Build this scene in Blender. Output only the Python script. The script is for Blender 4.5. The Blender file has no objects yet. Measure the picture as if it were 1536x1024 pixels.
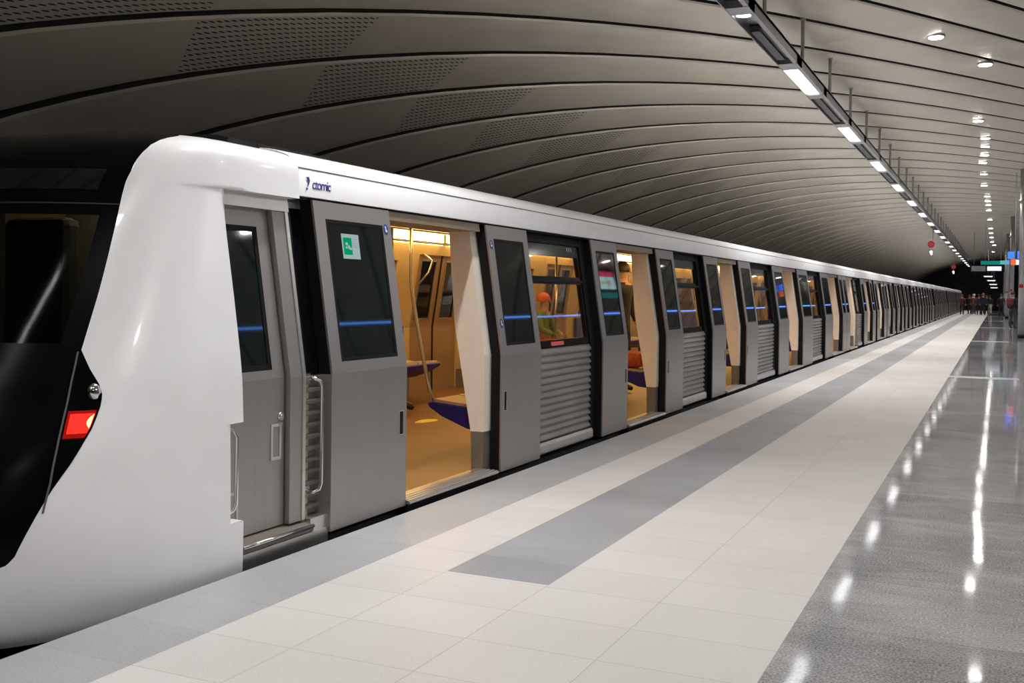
import bpy, bmesh, math, random
from mathutils import Vector, Matrix
random.seed(4)
S = bpy.context.scene
COL = S.collection
PI = math.pi

# ------------------------------------------------------------------ helpers
def lerp(a, b, t): return a + (b - a) * t
def interp(x, xs, ys):
    if x <= xs[0]: return ys[0]
    for i in range(len(xs) - 1):
        if x <= xs[i + 1]:
            return lerp(ys[i], ys[i + 1], (x - xs[i]) / (xs[i + 1] - xs[i]))
    return ys[-1]

class MB:
    """collects shapes for ONE mesh"""
    def __init__(s): s.v = []; s.f = []; s.m = []; s.sm = []
    def add(s, vs, fs, mi=0, smooth=False):
        o = len(s.v); s.v += [tuple(p) for p in vs]
        for f in fs: s.f.append([i + o for i in f]); s.m.append(mi); s.sm.append(smooth)
    def box(s, x0, x1, y0, y1, z0, z1, mi=0):
        s.add([(x0,y0,z0),(x1,y0,z0),(x1,y1,z0),(x0,y1,z0),(x0,y0,z1),(x1,y0,z1),(x1,y1,z1),(x0,y1,z1)],
              [(0,3,2,1),(4,5,6,7),(0,1,5,4),(1,2,6,5),(2,3,7,6),(3,0,4,7)], mi)
    def prism(s, prof, y0, y1, mi=0, smooth=False):
        """closed (x,z) profile swept along y"""
        n = len(prof)
        s.add([(x,y0,z) for x,z in prof] + [(x,y1,z) for x,z in prof],
              [(i,(i+1)%n,(i+1)%n+n,i+n) for i in range(n)], mi, smooth)
        o = len(s.v) - 2*n
        s.f.append([o+i for i in reversed(range(n))]); s.m.append(mi); s.sm.append(False)
        s.f.append([o+n+i for i in range(n)]); s.m.append(mi); s.sm.append(False)
    def sheet(s, prof, y0, y1, mi=0, smooth=True):
        n = len(prof)
        s.add([(x,y0,z) for x,z in prof] + [(x,y1,z) for x,z in prof],
              [(i,i+1,i+1+n,i+n) for i in range(n-1)], mi, smooth)
    def grid(s, rows, mi=0, smooth=True, skip=None):
        n = len(rows[0]); vs = [p for r in rows for p in r]; fs = []
        for i in range(len(rows)-1):
            for j in range(n-1):
                if skip and skip(i, j): continue
                fs.append((i*n+j, i*n+j+1, (i+1)*n+j+1, (i+1)*n+j))
        s.add(vs, fs, mi, smooth)
    def tube(s, pts, r, n=10, mi=0):
        pts = [Vector(p) for p in pts]; rings = []
        prev = None
        for i, p in enumerate(pts):
            d = (pts[min(i+1,len(pts)-1)] - pts[max(i-1,0)]).normalized()
            a = Vector((0,0,1)) if abs(d.z) < .9 else Vector((1,0,0))
            u = d.cross(a).normalized() if prev is None else (prev - d*prev.dot(d)).normalized()
            prev = u; w = d.cross(u)
            rr = r[i] if isinstance(r, (list,tuple)) else r
            rings.append([p + (u*math.cos(2*PI*k/n) + w*math.sin(2*PI*k/n))*rr for k in range(n)])
        vs = [q for R in rings for q in R]
        fs = [(i*n+k, i*n+(k+1)%n, (i+1)*n+(k+1)%n, (i+1)*n+k) for i in range(len(pts)-1) for k in range(n)]
        s.add(vs, fs, mi, True)
        o = len(s.v) - len(vs)
        s.f.append([o+k for k in reversed(range(n))]); s.m.append(mi); s.sm.append(False)
        s.f.append([o+len(vs)-n+k for k in range(n)]); s.m.append(mi); s.sm.append(False)
    def cyl(s, c, r, z0, z1, n=20, mi=0, r2=None):
        s.tube([(c[0],c[1],z0),(c[0],c[1],z1)], [r, r2 if r2 else r], n, mi)
    def ball(s, c, r, mi=0, n=12, sz=1.0):
        rows = []
        for i in range(n//2+1):
            a = -PI/2 + PI*i/(n//2)
            rows.append([(c[0]+r*math.cos(a)*math.cos(2*PI*k/n), c[1]+r*math.cos(a)*math.sin(2*PI*k/n), c[2]+sz*r*math.sin(a)) for k in range(n+1)])
        s.grid(rows, mi, True)
    def build(s, name, mats, parent=None, bevel=0):
        me = bpy.data.meshes.new(name)
        me.from_pydata(s.v, [], s.f)
        if not isinstance(mats, (list,tuple)): mats = [mats]
        for m in mats: me.materials.append(m)
        me.polygons.foreach_set('material_index', s.m)
        me.polygons.foreach_set('use_smooth', s.sm)
        bm = bmesh.new(); bm.from_mesh(me)
        bmesh.ops.recalc_face_normals(bm, faces=bm.faces) if s.closed else None
        bm.to_mesh(me); bm.free()
        me.update()
        o = bpy.data.objects.new(name, me); COL.objects.link(o)
        if parent is not None: o.parent = parent
        if bevel:
            b = o.modifiers.new('b', 'BEVEL'); b.width = bevel; b.segments = 2; b.limit_method = 'ANGLE'; b.angle_limit = 0.7
        return o
    closed = True

def tag(o, label, cat, group=None, kind=None):
    if label: o['label'] = label
    if cat: o['category'] = cat
    if group: o['group'] = group
    if kind: o['kind'] = kind
    return o
def empty(name, label, cat, loc=(0,0,0), group=None):
    o = bpy.data.objects.new(name, None); COL.objects.link(o); o.location = loc
    o.empty_display_size = .2
    return tag(o, label, cat, group)
KIDS = {}
def copy_tree(o, parent=None):
    c = o.copy(); COL.objects.link(c); c.parent = parent
    if parent is not None: c.matrix_parent_inverse = o.matrix_parent_inverse.copy()
    for ch in [q for q in bpy.data.objects if q.parent == o and q is not c]:
        copy_tree(ch, c)
    return c

# ------------------------------------------------------------------ materials
def newmat(name):
    m = bpy.data.materials.new(name); m.use_nodes = True
    nt = m.node_tree; nt.nodes.clear()
    out = nt.nodes.new('ShaderNodeOutputMaterial')
    return m, nt, out
def principled(name, col, rough=.5, metal=0., noise=0., nscale=8., stretch=(1,1,1), coat=0., bump=0., bscale=20., rnoise=0., spec=.5):
    m, nt, out = newmat(name); N = nt.nodes; L = nt.links
    b = N.new('ShaderNodeBsdfPrincipled'); L.new(b.outputs[0], out.inputs[0])
    b.inputs['Roughness'].default_value = rough; b.inputs['Metallic'].default_value = metal
    b.inputs['Specular IOR Level'].default_value = spec
    b.inputs['Coat Weight'].default_value = coat; b.inputs['Coat Roughness'].default_value = .05
    tc = N.new('ShaderNodeTexCoord'); mp = N.new('ShaderNodeMapping'); L.new(tc.outputs['Object'], mp.inputs[0])
    mp.inputs['Scale'].default_value = stretch
    nz = N.new('ShaderNodeTexNoise'); nz.inputs['Scale'].default_value = nscale; nz.inputs['Detail'].default_value = 4
    L.new(mp.outputs[0], nz.inputs[0])
    mr = N.new('ShaderNodeMapRange'); L.new(nz.outputs[0], mr.inputs[0])
    mr.inputs[1].default_value = .3; mr.inputs[2].default_value = .7
    mr.inputs[3].default_value = 1 - noise; mr.inputs[4].default_value = 1 + noise
    mx = N.new('ShaderNodeVectorMath'); mx.operation = 'SCALE'; mx.inputs[0].default_value = col[:3]
    L.new(mr.outputs[0], mx.inputs['Scale']); L.new(mx.outputs[0], b.inputs['Base Color'])
    if rnoise:
        r2 = N.new('ShaderNodeMapRange'); L.new(nz.outputs[0], r2.inputs[0])
        r2.inputs[1].default_value = .3; r2.inputs[2].default_value = .7
        r2.inputs[3].default_value = rough - rnoise; r2.inputs[4].default_value = rough + rnoise
        L.new(r2.outputs[0], b.inputs['Roughness'])
    if bump:
        n2 = N.new('ShaderNodeTexNoise'); n2.inputs['Scale'].default_value = bscale; L.new(mp.outputs[0], n2.inputs[0])
        bp = N.new('ShaderNodeBump'); bp.inputs['Strength'].default_value = bump; bp.inputs['Distance'].default_value = .02
        L.new(n2.outputs[0], bp.inputs['Height']); L.new(bp.outputs[0], b.inputs['Normal'])
    return m
def emission(name, col, strength):
    m, nt, out = newmat(name); N = nt.nodes; L = nt.links
    e = N.new('ShaderNodeEmission'); e.inputs[0].default_value = (*col, 1); e.inputs[1].default_value = strength
    # a faint grain so the diffuser is not perfectly even
    nz = N.new('ShaderNodeTexNoise'); nz.inputs['Scale'].default_value = 3
    mr = N.new('ShaderNodeMapRange'); L.new(nz.outputs[0], mr.inputs[0]); mr.inputs[3].default_value = strength*.95; mr.inputs[4].default_value = strength*1.05
    L.new(mr.outputs[0], e.inputs[1]); L.new(e.outputs[0], out.inputs[0])
    return m
def glass(name, tint, refl=.9, rough=.02, base=.03):
    m, nt, out = newmat(name); N = nt.nodes; L = nt.links
    t = N.new('ShaderNodeBsdfTransparent'); t.inputs[0].default_value = (*tint, 1)
    g = N.new('ShaderNodeBsdfGlossy'); g.inputs['Roughness'].default_value = rough
    lw = N.new('ShaderNodeLayerWeight'); lw.inputs[0].default_value = .5; M = Nod(nt).math
    fr = M('ADD', base, M('MULTIPLY', M('POWER', lw.outputs['Facing'], 4.), refl))
    mx = N.new('ShaderNodeMixShader'); L.new(fr, mx.inputs[0]); L.new(t.outputs[0], mx.inputs[1]); L.new(g.outputs[0], mx.inputs[2])
    L.new(mx.outputs[0], out.inputs[0])
    return m

class Nod:
    def __init__(s, nt): s.nt = nt
    def math(s, op, a, b=None, c=None):
        n = s.nt.nodes.new('ShaderNodeMath'); n.operation = op
        for i, q in enumerate((a, b, c)):
            if q is None: continue
            if isinstance(q, (int, float)): n.inputs[i].default_value = q
            else: s.nt.links.new(q, n.inputs[i])
        return n.outputs[0]

def stone(name, col, col2, speck, rough, jy=None, jx=(), jw=.004, jcol=(.3,.28,.26), streak=0., rn=.05, jstr=.6, bump=0., jx_soft=()):
    """speckled stone slabs; joints at given x lines and every jy=(offset,pitch) along y"""
    m, nt, out = newmat(name); N = nt.nodes; L = nt.links; M = Nod(nt).math
    b = N.new('ShaderNodeBsdfPrincipled'); L.new(b.outputs[0], out.inputs[0])
    tc = N.new('ShaderNodeTexCoord'); sp = N.new('ShaderNodeSeparateXYZ'); L.new(tc.outputs['Object'], sp.inputs[0])
    n1 = N.new('ShaderNodeTexNoise'); n1.inputs['Scale'].default_value = 95; n1.inputs['Detail'].default_value = 3; L.new(tc.outputs['Object'], n1.inputs[0])
    n2 = N.new('ShaderNodeTexNoise'); n2.inputs['Scale'].default_value = 1.3; n2.inputs['Detail'].default_value = 5; L.new(tc.outputs['Object'], n2.inputs[0])
    fac = M('MULTIPLY', M('SUBTRACT', n1.outputs[0], .5), speck)
    fac = M('ADD', fac, M('MULTIPLY', M('SUBTRACT', n2.outputs[0], .5), .9))
    if streak:
        mp = N.new('ShaderNodeMapping'); L.new(tc.outputs['Object'], mp.inputs[0]); mp.inputs['Scale'].default_value = (1.1, 3.6, 1); mp.inputs['Rotation'].default_value = (0,0,.12)
        n3 = N.new('ShaderNodeTexNoise'); n3.inputs['Scale'].default_value = 1.3; n3.inputs['Detail'].default_value = 8; n3.inputs['Roughness'].default_value = .7; n3.inputs['Distortion'].default_value = .8
        L.new(mp.outputs[0], n3.inputs[0]); fac = M('ADD', fac, M('MULTIPLY', M('SUBTRACT', n3.outputs[0], .5), streak))
    # each slab a shade of its own
    if jy:
        row = M('FLOOR', M('DIVIDE', M('SUBTRACT', sp.outputs[1], jy[0]), jy[1]))
        colx = 0.
        for x in jx: colx = M('ADD', colx, M('GREATER_THAN', sp.outputs[0], x))
        cb = N.new('ShaderNodeCombineXYZ'); L.new(row, cb.inputs[1])
        if not isinstance(colx, float): L.new(colx, cb.inputs[0])
        wn = N.new('ShaderNodeTexWhiteNoise'); L.new(cb.outputs[0], wn.inputs[0])
        fac = M('ADD', fac, M('MULTIPLY', M('SUBTRACT', wn.outputs[0], .5), .28))
    fac = M('ADD', fac, .5)
    mix = N.new('ShaderNodeMix'); mix.data_type = 'RGBA'; L.new(fac, mix.inputs[0]); mix.inputs[6].default_value = (*col, 1); mix.inputs[7].default_value = (*col2, 1)
    last = mix.outputs[2]
    if jy:
        d = M('ABSOLUTE', M('SUBTRACT', M('FRACT', M('ADD', M('DIVIDE', M('SUBTRACT', sp.outputs[1], jy[0]), jy[1]), .5)), .5))
        j = M('LESS_THAN', d, jw*.5/jy[1])
        for x in jx: j = M('MAXIMUM', j, M('LESS_THAN', M('ABSOLUTE', M('SUBTRACT', sp.outputs[0], x)), jw*.5))
        mj = N.new('ShaderNodeMix'); mj.data_type = 'RGBA'; L.new(M('MULTIPLY', j, jstr), mj.inputs[0]); L.new(last, mj.inputs[6]); mj.inputs[7].default_value = (*jcol, 1)
        last = mj.outputs[2]
    L.new(last, b.inputs['Base Color'])
    rr = M('ADD', rough, M('MULTIPLY', M('SUBTRACT', n2.outputs[0], .5), rn)); L.new(rr, b.inputs['Roughness'])
    if bump:
        nb = N.new('ShaderNodeTexNoise'); nb.inputs['Scale'].default_value = 2.2; L.new(tc.outputs['Object'], nb.inputs[0])
        bp = N.new('ShaderNodeBump'); bp.inputs['Strength'].default_value = bump; bp.inputs['Distance'].default_value = .01; L.new(nb.outputs[0], bp.inputs['Height']); L.new(bp.outputs[0], b.inputs['Normal'])
    return m

def ceiling_mat():
    m, nt, out = newmat('vault_panel_metal'); N = nt.nodes; L = nt.links; M = Nod(nt).math
    b = N.new('ShaderNodeBsdfPrincipled'); L.new(b.outputs[0], out.inputs[0])
    tc = N.new('ShaderNodeTexCoord'); uv = N.new('ShaderNodeUVMap'); uv.uv_map = 'UVMap'
    sp = N.new('ShaderNodeSeparateXYZ'); L.new(uv.outputs[0], sp.inputs[0])
    U = sp.outputs[0]; V = sp.outputs[1]           # U = metres across the vault, V = 0..1 across the panel
    n2 = N.new('ShaderNodeTexNoise'); n2.inputs['Scale'].default_value = .9; n2.inputs['Detail'].default_value = 6; L.new(tc.outputs['Object'], n2.inputs[0])
    mix = N.new('ShaderNodeMix'); mix.data_type = 'RGBA'; L.new(n2.outputs[0], mix.inputs[0])
    mix.inputs[6].default_value = (.66,.60,.485,1); mix.inputs[7].default_value = (.84,.775,.655,1)
    # perforated field: staggered rows of holes
    row = M('FLOOR', M('DIVIDE', V, .085))
    fu = M('FRACT', M('ADD', M('DIVIDE', U, .036), M('MULTIPLY', M('MODULO', row, 2), .5)))
    fv = M('FRACT', M('DIVIDE', V, .085))
    du = M('DIVIDE', M('SUBTRACT', fu, .5), .27); dv = M('DIVIDE', M('SUBTRACT', fv, .5), .21)
    hole = M('LESS_THAN', M('ADD', M('MULTIPLY', du, du), M('MULTIPLY', dv, dv)), 1)
    inl = M('GREATER_THAN', U, M('SUBTRACT', -7.52, M('MULTIPLY', V, .85)))
    inr = M('LESS_THAN', U, M('SUBTRACT', -6.58, M('MULTIPLY', V, .92)))
    inv = M('MULTIPLY', M('GREATER_THAN', V, .085), M('LESS_THAN', V, .935))
    msk = M('MULTIPLY', M('MULTIPLY', hole, inv), M('MULTIPLY', inl, inr))
    mh = N.new('ShaderNodeMix'); mh.data_type = 'RGBA'; L.new(msk, mh.inputs[0]); L.new(mix.outputs[2], mh.inputs[6]); mh.inputs[7].default_value = (.02,.018,.015,1)
    L.new(mh.outputs[2], b.inputs['Base Color'])
    b.inputs['Metallic'].default_value = .25; b.inputs['Roughness'].default_value = .33; b.inputs['Specular IOR Level'].default_value = .35
    nb = N.new('ShaderNodeTexNoise'); nb.inputs['Scale'].default_value = 1.1; nb.inputs['Detail'].default_value = 2; L.new(tc.outputs['Object'], nb.inputs[0])
    bp = N.new('ShaderNodeBump'); bp.inputs['Strength'].default_value = .5; bp.inputs['Distance'].default_value = .09
    L.new(nb.outputs[0], bp.inputs['Height']); L.new(bp.outputs[0], b.inputs['Normal'])
    return m

X_EDGE = -3.49
XJ = (-3.0, -2.57, -2.0, -1.42)
JY = (3.46, .43)
MAT = dict(
 white=principled('white_gloss_paint', (.92,.92,.935), .26, noise=.02, nscale=3, coat=.15),
 steel=principled('brushed_steel', (.37,.35,.33), .37, .70, noise=.045, nscale=4, stretch=(1,16,.25), rnoise=.04),
 steel_rib=principled('ribbed_steel', (.31,.295,.28), .36, .7, noise=.10, nscale=3),
 steel_lite=principled('bright_steel', (.62,.60,.57), .28, .85, noise=.05),
 chrome=principled('chrome_bar', (.75,.75,.75), .15, 1.),
 black=principled('black_rubber', (.006,.006,.007), .55, noise=.2, spec=.2),
 bgloss=principled('black_gloss', (.004,.004,.005), .10, noise=.2, spec=.35),
 dglass=principled('dark_door_glass', (.008,.012,.012), .03, noise=.2),
 glass=glass('window_glass', (.80,.80,.76)),
 wglass=glass('windscreen_glass', (.40,.40,.33), .05, .08, .004),
 mask=principled('black_mask_paint', (.003,.003,.0035), .22, noise=.2, spec=.04),
 bronze=principled('bronze_door', (.36,.25,.14), .35, .35, noise=.06, nscale=3),
 cabl=emission('cab_lamp', (1.,.90,.68), 9.),
 under=principled('underframe_dark', (.02,.02,.02), .7, noise=.3),
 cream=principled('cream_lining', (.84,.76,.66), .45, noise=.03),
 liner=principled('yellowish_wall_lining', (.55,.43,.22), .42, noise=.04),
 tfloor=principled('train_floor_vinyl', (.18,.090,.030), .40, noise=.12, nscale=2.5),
 kick=principled('grey_kick_panel', (.16,.14,.12), .45, noise=.06),
 tceil=principled('train_ceiling', (.55,.42,.25), .35, noise=.04),
 header=principled('bronze_header', (.28,.22,.15), .4, .4, noise=.05),
 seat=principled('blue_seat', (.008,.012,.28), .45, noise=.06),
 seatpad=principled('seat_pad', (.45,.36,.28), .6, noise=.08),
 pole=principled('grab_pole_steel', (.62,.58,.52), .25, .9),
 strip=emission('train_light_strip', (1., .58, .19), 10.),
 lit=emission('tube_light', (1.,.99,.985), 3.6),
 farl=emission('far_lamp', (.9,.92,1.), 2.2),
 spot=emission('downlight_lens', (1.,.96,.91), 30.),
 blue=emission('blue_light_line', (.10,.30,1.), 6.),
 red=emission('tail_red', (1.,.02,.012), .35), redglow=emission('tail_red_glow', (1.,.03,.022), 1.5),
 redhot=emission('tail_red_core', (1.,.28,.08), 9.0),
 rail=principled('light_rail_grey', (.38,.38,.39), .35, .6, noise=.05),
 grille=principled('louvre_dark', (.05,.05,.055), .4, .5, noise=.1),
 rim=principled('pale_metal_rim', (.55,.54,.52), .4, .3, noise=.04),
 groove_dark=principled('groove_shade', (.05,.047,.04), .7, noise=.2),  # shade inside the ceiling grooves, put into the colour of their faces
 rod=principled('hanger_rod', (.50,.48,.42), .5, .3, noise=.05),
 column=principled('column_grey_metal', (.42,.42,.43), .35, .5, noise=.05),
 dark=principled('dark_wall', (.07,.08,.105), .6, noise=.3, nscale=2),
 conc=principled('trackbed_concrete', (.025,.025,.024), .85, noise=.3, nscale=5),
 wall=principled('side_wall_panel', (.25,.235,.205), .4, .3, noise=.08, nscale=1),
 silver=principled('reflector_silver', (.6,.6,.62), .12, 1.),
 line=principled('dark_seam', (.10,.10,.10), .6),
 yellow=principled('yellow_floor_sticker', (.72,.70,.04), .5, noise=.15, nscale=20),
 s_blue=principled('sticker_blue', (.02,.05,.25), .4), s_white=principled('sticker_white', (.8,.82,.85), .4),
 s_green=emission('notice_green_glow', (.0,.50,.20), .6), s_paper=emission('notice_paper_glow', (.62,.78,.80), .55), s_grey=principled('notice_text', (.25,.35,.38), .5),  # green and paper of the notice glow by themselves; brightness put into the colour
 s_red=principled('sticker_red', (.75,.12,.12), .5),
 ink=principled('purple_blue_lettering', (.06,.05,.30), .4),
 skin=principled('skin', (.50,.30,.21), .55), hair=principled('dark_hair', (.015,.011,.009), .5, noise=.3, nscale=60),
 c_black=principled('black_cloth', (.010,.010,.012), .8, noise=.2), c_dark=principled('charcoal_cloth', (.035,.035,.045), .8, noise=.2), c_navy=principled('navy_cloth', (.02,.025,.06), .8, noise=.2),
 c_red=principled('red_cloth', (.13,.018,.02), .75, noise=.15), c_white=principled('white_cloth', (.65,.63,.62), .75, noise=.1), c_green=principled('green_cloth', (.16,.26,.06), .8, noise=.15),
 c_bag=principled('rust_red_bag', (.36,.07,.02), .7, noise=.35, nscale=14), c_orange=principled('orange_cloth', (.62,.13,.03), .75, noise=.15), boot=principled('black_boot', (.012,.010,.009), .4),
)
MAT['ceil'] = ceiling_mat()
MAT['edge'] = stone('grey_granite_edge', (.30,.305,.315), (.47,.475,.485), 1.5, .42, JY, (), streak=.35, jcol=(.24,.24,.24), jstr=.5)
MAT['tile'] = stone('pale_terrazzo', (.57,.545,.527), (.71,.685,.667), 1.5, .42, JY, XJ, jcol=(.36,.34,.32), jstr=.75)
MAT['stripe'] = stone('grey_granite_stripe', (.23,.235,.25), (.42,.425,.445), 1.7, .42, JY, (), jcol=(.3,.3,.3), jstr=.25)
MAT['polish'] = stone('dark_polished_stone', (.13,.132,.14), (.50,.50,.515), 2.3, .06, (4.75,.86), (), jw=.005, jcol=(.04,.04,.04), streak=.9, rn=.05, bump=.08, jstr=.5)
MAT['band'] = stone('pale_cross_band', (.50,.47,.45), (.66,.63,.60), 1., .3)

# ------------------------------------------------------------------ camera
cam = bpy.data.cameras.new('camera'); co = bpy.data.objects.new('camera', cam); COL.objects.link(co); S.camera = co
YAW, PITCH, ROLL = math.radians(24.875), math.radians(-.6216), math.radians(.7164)
F = Vector((-math.sin(YAW)*math.cos(PITCH), math.cos(YAW)*math.cos(PITCH), math.sin(PITCH)))
R0 = Vector((math.cos(YAW), math.sin(YAW), 0)); U0 = R0.cross(F)
R = R0*math.cos(ROLL) + U0*math.sin(ROLL); U = -R0*math.sin(ROLL) + U0*math.cos(ROLL)
mw = Matrix(((R.x,U.x,-F.x,0),(R.y,U.y,-F.y,0),(R.z,U.z,-F.z,1.45),(0,0,0,1)))
co.matrix_world = mw
cam.sensor_width = 36; cam.lens = 1571.08/1536*36; cam.shift_y = -(512-455.1)/1536; cam.clip_end = 400

# ------------------------------------------------------------------ setting: floor
Y0, YE = -14., 139.
fl = MB(); Z = 0.
def strip(x0, x1, y0, y1, mi): fl.add([(x0,y0,Z),(x1,y0,Z),(x1,y1,Z),(x0,y1,Z)], [(0,1,2,3)], mi)
strip(X_EDGE, -3.0, Y0, YE, 0)
strip(-3.0, -2.57, Y0, YE, 1)
strip(-2.57, -2.0, Y0, 4.78, 1); strip(-2.57, -2.0, 4.78, YE, 2)
strip(-2.0, -.794, Y0, YE, 1)
bands = [(3.0,3.45),(20.65,21.15),(38.3,38.75),(56.1,56.6),(73.0,73.6),(91,91.6),(108,108.6),(126,126.6)]
y = Y0
for a, b_ in bands[1:]:
    strip(-.794, .37, y, a, 3); strip(-.794, .37, a, b_, 4); y = b_
strip(-.794, .37, y, YE, 3)
strip(.37, 6.2, Y0, YE, 3)
fl.add([(X_EDGE,Y0,0),(X_EDGE,YE,0),(X_EDGE,YE,-1.25),(X_EDGE,Y0,-1.25)], [(0,1,2,3)], 5)
fl.add([(6.2,Y0,0),(6.2,YE,0),(6.2,YE,-1.25),(6.2,Y0,-1.25)], [(0,3,2,1)], 5)
o = fl.build('floor', [MAT['edge'],MAT['tile'],MAT['stripe'],MAT['polish'],MAT['band'],MAT['conc']]); tag(o, 'pale terrazzo platform floor with grey granite strips and dark polished stone', 'floor', kind='structure')
tb = MB(); tb.box(-10.6, X_EDGE, Y0, YE, -1.35, -1.25); tb.box(6.2, 12.6, Y0, YE, -1.35, -1.25)
o = tb.build('floor_trackbed', MAT['conc']); tag(o, 'dark concrete track bed below the platform edge', 'floor', kind='structure')

# vault of skewed metal panels
VX0, VW, VZB, VH, VE = 1.006, 11.564, .86, 5.334, 1.882
def vz(x):
    u = min(abs((x-VX0)/VW), 1.); return VZB + VH*(1-u**VE)**(1/VE)
def ribY(x, n):
    d = x - VX0
    g = 1.683*d - .13*d*d - .0081*d**3 if d < 0 else 1.683*d
    return 29.556 + 2.3*n + g
XS = [-10.35 + i*.3 for i in range(10)] + [-7.35 + i*.45 for i in range(44)]
XS = [x for x in XS if x < 12.4]
me_v, me_f, me_uv = [], [], []
def vrow(n, v, off):
    row = []
    for x in XS:
        dz = (vz(x+.01)-vz(x-.01))/.02; l = math.sqrt(1+dz*dz)
        row.append(((x - dz/l*off, ribY(x, n+v), vz(x) + off/l), (x, v)))
    return row
def vquad(r0, r1):
    o = len(me_v)
    for r in (r0, r1):
        for p, uvc in r: me_v.append(p); me_uv.append(uvc)
    k = len(r0)
    for j in range(k-1): me_f.append((o+j, o+k+j, o+k+j+1, o+j+1))
groove_faces = []
for n in range(-20, 64):
    ps = [vrow(n, v, a) for v, a in ((.045,0),(.08,-.018),(.3,-.03),(.7,-.03),(.92,-.018),(.960,0))]
    for a, b_ in zip(ps[:-1], ps[1:]): vquad(a, b_)
    k0 = len(me_f)
    e0 = vrow(n, .960, 0); g0 = vrow(n, .966, .12); g1 = vrow(n+1, .039, .12); e1 = vrow(n+1, .045, 0)
    vquad(e0, g0); vquad(g0, g1); vquad(g1, e1); groove_faces += list(range(k0, len(me_f)))
me = bpy.data.meshes.new('ceiling'); me.from_pydata(me_v, [], me_f); me.materials.append(MAT['ceil']); me.materials.append(MAT['groove_dark'])
for k in groove_faces: me.polygons[k].material_index = 1
uvl = me.uv_layers.new(name='UVMap')
for lp in me.loops: uvl.data[lp.index].uv = me_uv[lp.vertex_index]
me.polygons.foreach_set('use_smooth', [True]*len(me.polygons))
bm = bmesh.new(); bm.from_mesh(me); bmesh.ops.remove_doubles(bm, verts=bm.verts, dist=1e-6) if False else None; bm.to_mesh(me); bm.free()
o = bpy.data.objects.new('ceiling', me); COL.objects.link(o); tag(o, 'vaulted ceiling of long curved metal panels with dark grooves', 'ceiling', kind='structure')
wl = MB(); wl.box(-10.6, -10.32, Y0, YE, -1.3, vz(-10.35)+.1); o = wl.build('wall_left', MAT['wall']); tag(o, 'dark side wall behind the train', 'wall', kind='structure')
wl = MB(); wl.box(12.3, 12.6, Y0, YE, -1.3, vz(12.2)+.3); o = wl.build('wall_right', MAT['wall']); tag(o, 'side wall across the far track', 'wall', kind='structure')
wl = MB(); wl.box(-10.6, 12.6, YE, YE+.3, -1.3, 6.6); o = wl.build('wall_end', MAT['dark']); tag(o, 'dark end wall where the tunnel begins', 'wall', kind='structure')
wl = MB(); wl.box(-10.6, 12.6, Y0-.3, Y0, -1.3, 6.6); o = wl.build('wall_back', MAT['wall']); tag(o, 'end wall behind the viewer', 'wall', kind='structure')

# ------------------------------------------------------------------ train
XC = -5.5
def xo(z): return -3.56 - max(0., z-.95)*.1524
def lean(z0, z1, o0, o1, mir=False):
    zs = [z0] + ([.95] if z0 < .95 < z1 else []) + [z1]
    p = [(xo(z)-o0, z) for z in zs] + [(xo(z)-o1, z) for z in reversed(zs)]
    return [(2*XC-x, z) for x, z in p] if mir else p

def leaf(parent, y0, y1, mir=False, detail=2, hy=None, inner=False):
    o0, o1 = (.0, .014)
    wz0, wz1 = 1.02, 1.88
    wy0, wy1 = y0+.11, y1-.10
    b = MB()
    b.prism(lean(.02, wz0, o0, o1, mir), y0, y1); b.prism(lean(wz1, 1.985, o0, o1, mir), y0, y1)
    b.prism(lean(wz0, wz1, o0, o1, mir), y0, wy0); b.prism(lean(wz0, wz1, o0, o1, mir), wy1, y1)
    d = b.build('door_leaf', MAT['steel'], parent)
    e = MB(); e.prism(lean(.02, 1.985, o1, .09, mir), y0-.004, y1+.012); e.build('rubber_edge', MAT['black'], d)
    g = MB(); g.prism(lean(wz0, wz1, .004, .0139, mir), wy0, wy1); g.build('door_glass', MAT['dglass'], d)
    if detail > 1:
        f = MB(); t = .022
        for a in ((wz0, wz0+t, wy0, wy1), (wz1-t, wz1, wy0, wy1), (wz0+t, wz1-t, wy0, wy0+t), (wz0+t, wz1-t, wy1-t, wy1)):
            f.prism(lean(a[0], a[1], .001, .004), a[2], a[3])
        f.build('glass_gasket', MAT['black'], d)
    if hy is not None and detail:
        h = MB(); X = -3.56
        h.box(X-.002, X+.004, hy-.028, hy+.028, .50, .505, 0); h.box(X-.002, X+.004, hy-.028, hy+.028, .655, .66, 0)
        h.box(X-.002, X+.004, hy-.028, hy-.022, .505, .655, 0); h.box(X-.002, X+.004, hy+.022, hy+.028, .505, .655, 0)
        h.box(X-.002, X+.001, hy-.022, hy+.022, .505, .655, 1)
        h.build('flush_handle', [MAT['steel_lite'], MAT['black']], d)
    return d

def disc_on_lean(b, y, z, ry, rz, off, th, mi, n=20):
    vs = []
    for s_ in (off+th, off):
        for k in range(n):
            zz = z + rz*math.sin(2*PI*k/n); vs.append((xo(zz)+s_, y + ry*math.cos(2*PI*k/n), zz))
    fs = [tuple(range(n))] + [(k, k+n, (k+1)%n+n, (k+1)%n) for k in range(n)]
    b.add(vs, fs, mi)
def rect_on_lean(b, y0, y1, z0, z1, off, th, mi):
    b.prism(lean(z0, z1, -(off+th), -off), y0, y1, mi)
def sticker(parent, y, z, big=True):
    b = MB(); disc_on_lean(b, y, z, .028, .036, 0, .002, 0)
    disc_on_lean(b, y-.004, z+.014, .007, .009, .002, .001, 1, 10)
    rect_on_lean(b, y-.008, y+.005, z-.016, z+.004, .002, .001, 1); rect_on_lean(b, y+.003, y+.014, z-.018, z-.004, .002, .001, 1)
    return b.build('round_sticker', [MAT['s_blue'], MAT['s_white']], parent)

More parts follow.
